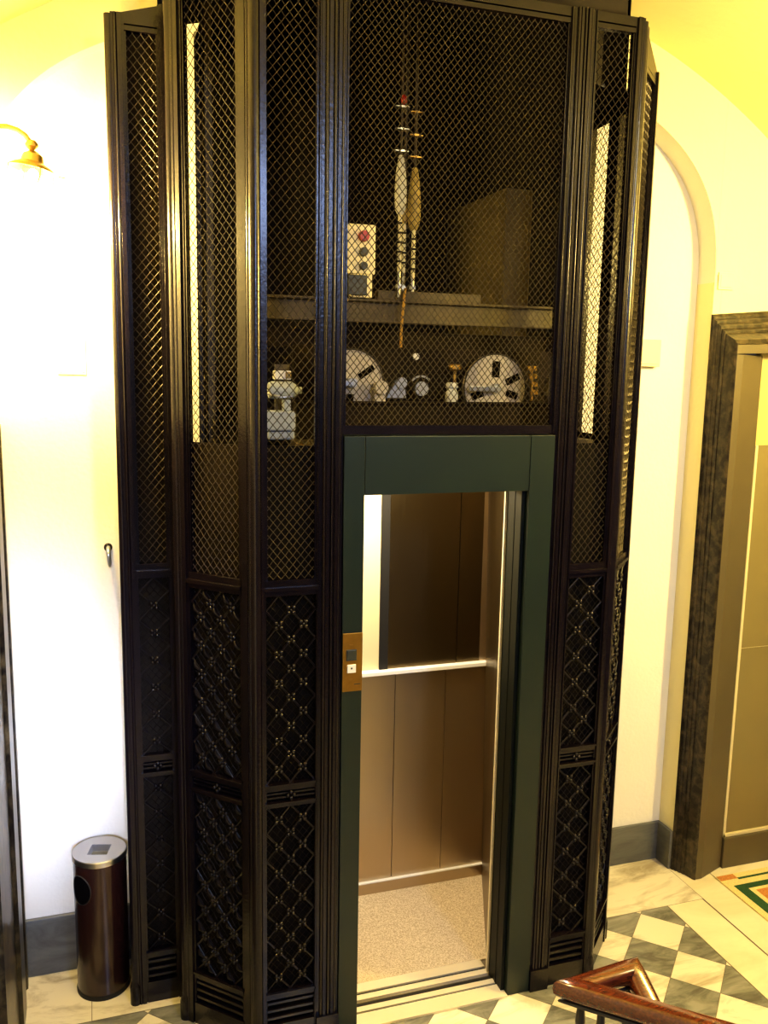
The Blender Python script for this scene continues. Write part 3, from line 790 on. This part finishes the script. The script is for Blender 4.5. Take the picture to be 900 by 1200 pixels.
# ------------------------------------------------------------------ wall lamp on the left
LX, LY, LZ = -1.010, .30, 3.055
lp = thing('wall_lamp', 'brass swan-neck wall lamp with a glass jar at upper left', 'wall lamp', (XL, LY, 3.12))
mb = MB(); mb.lathe([(0, 0), (.05, 0), (.05, .008), (.03, .016), (.02, .03), (0, .03)], (XL, LY, 3.10), 24, 'x'); obj('wall_plate', mb, 'lampbrass', lp, smooth=40)
mb = MB(); mb.tube([(XL + .02, LY, 3.10), (-1.15, LY, 3.125), (-1.11, LY, 3.139), (-1.08, LY, 3.141), (-1.05, LY, 3.134), (-1.028, LY, 3.120), (-1.014, LY, 3.100), (-1.010, LY, 3.09)], .008, 12); obj('swan_neck', mb, 'lampbrass', lp, smooth=60)
mb = MB(); mb.lathe([(0, .028), (.012, .026), (.020, .016), (.020, .008), (.012, .0), (.006, -.004), (.006, -.016), (0, -.016)], (LX, LY, 3.080), 24); obj('collar', mb, 'lampbrass', lp, smooth=40)
TI = Matrix.Rotation(math.radians(9), 3, 'Y')
mb = MB(); mb.lathe([(0, .030), (.012, .030), (.030, .018), (.034, .004), (.036, -.004), (.056, -.013), (.070, -.024), (.072, -.028), (.065, -.027), (.034, -.012), (0, -.010)], (LX, LY, 3.045), 36, mat=TI); obj('lamp_shade', mb, 'lampbrass', lp, smooth=40)
mb = MB(); mb.lathe([(.032, -.014), (.032, -.060), (.024, -.078), (.008, -.086), (.006, -.083), (.021, -.076), (.029, -.058), (.029, -.014)], (LX, LY, 3.045), 28, mat=TI); obj('glass_jar', mb, 'glass', lp, smooth=50)
mb = MB(); mb.ball((LX, LY, 3.000), .018, 14, 9, (1, 1, 1.2)); obj('bulb', mb, 'bulb', lp, smooth=60)
for k in range(4):
    a = math.radians(25 + 90 * k); ca, sa = math.cos(a), math.sin(a)
    mb = MB(); mb.tube([TI @ Vector((r * ca, r * sa, z)) + Vector((LX, LY, 3.045)) for r, z in ((.071, -.027), (.074, -.05), (.06, -.074), (.035, -.096), (0, -.104))], .0018, 6); obj('guard_wire', mb, 'lampbrass', lp, smooth=60)
mb = MB(); mb.tube([(LX + .075, LY, 3.003), (LX + .10, LY, 3.000)], .0025, 6); obj('thumb_screw', mb, 'lampbrass', lp)

# ------------------------------------------------------------------ small wall fittings
mb = MB(); mb.box(-.970, -.872, YL - .006, YL - .0005, 2.38, 2.53)
for x in (-.960, -.882):
    for z in (2.39, 2.52): mb.ball((x, YL - .006, z), .0035, 8, 5)
tag(obj('cover_plate', mb, 'plate', None, bevel=.002), 'white painted blank cover plate on the wall left of the cage', 'cover plate')
hk = thing('wall_hook', 'small dark iron hook on the wall beside the cage edge', 'hook', (-.815, YL, 1.72))
mb = MB(); mb.lathe([(0, 0), (.016, 0), (.016, .005), (.010, .012), (0, .012)], (-.815, YL - .001, 1.730), 16, 'y', Matrix.Rotation(PI, 3, 'X')); obj('rosette', mb, 'iron', hk, smooth=40)
mb = MB(); mb.tube([(-.815, YL - .008, 1.730), (-.815, YL - .045, 1.728), (-.815, YL - .055, 1.71), (-.813, YL - .05, 1.68), (-.812, YL - .035, 1.665), (-.812, YL - .028, 1.675)], [.008, .008, .008, .008, .006, .005], 10); obj('hook_arm', mb, 'steel', hk, smooth=60)
mb = MB(); mb.box(1.49, 1.603, YR - .035, YR - .001, 2.455, 2.575)
mb.box(1.50, 1.593, YR - .038, YR - .034, 2.465, 2.565)
tag(obj('junction_box', mb, 'ivory', None, bevel=.004), 'small ivory junction box on the wall right of the cage', 'junction box')
mb = MB(); mb.box(1.815, 1.895, YD - .008, YD - .0005, 2.80, 2.875); mb.box(1.825, 1.885, YD - .010, YD - .007, 2.81, 2.865)
tag(obj('blank_plate', mb, 'ivory', None, bevel=.002), 'cream blank plate on the wall above the right door surround', 'wall plate')

# ------------------------------------------------------------------ door mat
mt = MB()
X0, X1, Yn, Yf = 1.955, 2.95, -.30, .440
def band(x0, x1, y0, y1, z, c): mt.cur = c; mt.box(x0, x1, y0, y1, .001, z)
band(X0, X1, Yn, Yf, .008, 1)                                   # cream ground
band(X0 + .004, X0 + .10, Yf - .040, Yf - .003, .0090, 2)       # orange corner block
band(X0 + .10, X1 - .004, Yf - .050, Yf - .036, .0088, 0)       # dark stripe
band(X0 + .036, X1 - .036, Yn + .036, Yf - .090, .0090, 0)      # green band
band(X0 + .090, X1 - .090, Yn + .090, Yf - .128, .0095, 1)
band(X0 + .116, X1 - .116, Yn + .116, Yf - .148, .0100, 2)
tag(obj('door_mat', mt, ['mat_g', 'mat_c', 'mat_o'], None), 'green and cream bordered mat lying before the right door', 'mat')

# ------------------------------------------------------------------ stair handrail
hr = thing('stair_handrail', 'varnished mahogany handrail turning on iron balusters at the stair', 'handrail', (.25, -1.3, 0))
prof = []
for k in range(16):
    a = 2 * PI * k / 16; c, s_ = math.cos(a), math.sin(a)
    prof.append((.025 * (abs(c) ** .7) * (1 if c > 0 else -1), .023 * (abs(s_) ** .7) * (1 if s_ > 0 else -1)))
K1, K2 = Vector((.143, -1.240, 1.032)), Vector((.308, -1.222, 1.032))
E1 = Vector((.752, -2.03, 1.16)); E3 = Vector((.292, -1.40, .965))
mb = MB(); mb.sweep(prof, [E1, K1.lerp(E1, .5), K1.lerp(E1, .02), K1, K1.lerp(K2, .06), K1.lerp(K2, .9), K2, K2.lerp(E3, .12), E3, E3 + (E3 - K2) * 1.5])
obj('rail', mb, 'wood', hr, smooth=50)
mb = MB(); mb.sweep([(a * .75, b * .25 - .028) for a, b in prof], [E1, K1.lerp(E1, .02), K1, K1.lerp(K2, .06), K1.lerp(K2, .9), K2, K2.lerp(E3, .12), E3, E3 + (E3 - K2) * 1.5])
obj('iron_core', mb, 'wrought', hr, smooth=50)
for P in (K1.lerp(K2, .12), K1.lerp(E1, .064), K2.lerp(K1, .08), K1.lerp(E1, .25), K1.lerp(E1, .43), K1.lerp(E1, .62), K1.lerp(E1, .8), K1.lerp(E1, .97)):
    z1 = P.z - .025
    mb = MB(); mb.lathe([(0, 0), (.016, 0), (.016, .012), (.009, .02), (.008, .3), (.013, .33), (.008, .36), (.008, z1 - .08), (.012, z1 - .06), (.009, z1 - .03), (.009, z1), (0, z1)], (P.x, P.y, 0), 10)
    obj('baluster', mb, 'wrought', hr, smooth=50)

# ------------------------------------------------------------------ lights
def point(name, loc, e, col, r=.04):
    l = bpy.data.lights.new(name, 'POINT'); l.energy = e; l.color = col; l.shadow_soft_size = r
    o = bpy.data.objects.new(name, l); COL.objects.link(o); o.location = loc; return o
def area(name, loc, target, e, col, sx, sy):
    l = bpy.data.lights.new(name, 'AREA'); l.shape = 'RECTANGLE'; l.size = sx; l.size_y = sy; l.energy = e; l.color = col
    o = bpy.data.objects.new(name, l); COL.objects.link(o); o.location = loc
    o.rotation_euler = (Vector(target) - Vector(loc)).to_track_quat('-Z', 'Y').to_euler(); return o
WARM = (1., .74, .25)
point('wall_lamp_light', (LX, LY - .02, 2.92), 120, WARM, .05)
point('right_lamp_light', (2.25, -1.0, 3.02), 190, WARM, .06)
area('window_daylight', (.9, -5.6, 4.1), (-.5, 0, 1.8), 115, (.46, .60, 1.0), .55, 1.0)
area('landing_warm_fill', (1.1, -1.6, 3.55), (.9, 0, 0), 20, (1., .82, .42), .5, .5)  # added warm fill for the landing and vault, not an actual fitting
area('cabin_ceiling_light', (.22, .46, 2.105), (.22, .46, 0), 25, (1., .83, .54), .36, .30)
d2 = area('left_wall_cool_fill', (-.92, -4.7, 3.0), (-1.16, .65, 1.0), 6, (.62, .70, 1.), .5, .9); d2.data.spread = math.radians(14)  # added narrow cool fill that brightens the left wall, no actual window
w = bpy.data.worlds.new('world'); S.world = w; w.use_nodes = True
w.node_tree.nodes['Background'].inputs['Color'].default_value = (.75, .78, 1., 1); w.node_tree.nodes['Background'].inputs['Strength'].default_value = .04

# ------------------------------------------------------------------ camera
yaw, pit, rol, fpx = -.320079286, .158102260, .0183679444, 1036.46787
C = Vector((-.859363088, -2.82098417, 2.41332018))
fw = Vector((-math.sin(yaw) * math.cos(pit), math.cos(yaw) * math.cos(pit), -math.sin(pit)))
rt = Vector((math.cos(yaw), math.sin(yaw), 0)); up = rt.cross(fw)
r2 = rt * math.cos(rol) + up * math.sin(rol); u2 = -rt * math.sin(rol) + up * math.cos(rol)
cd = bpy.data.cameras.new('camera'); cam = bpy.data.objects.new('camera', cd); COL.objects.link(cam)
cd.sensor_fit = 'VERTICAL'; cd.sensor_height = 24; cd.sensor_width = 18; cd.lens = fpx / 1200 * 24
cam.matrix_world = Matrix(((r2.x, u2.x, -fw.x, C.x), (r2.y, u2.y, -fw.y, C.y), (r2.z, u2.z, -fw.z, C.z), (0, 0, 0, 1)))
S.camera = cam
S.view_settings.view_transform = 'Standard'
try: S.view_settings.look = 'Medium High Contrast'
except Exception: print('no look', [i.name for i in S.view_settings.bl_rna.properties['look'].enum_items])
S.view_settings.exposure = 0.
S.view_settings.gamma = 1.
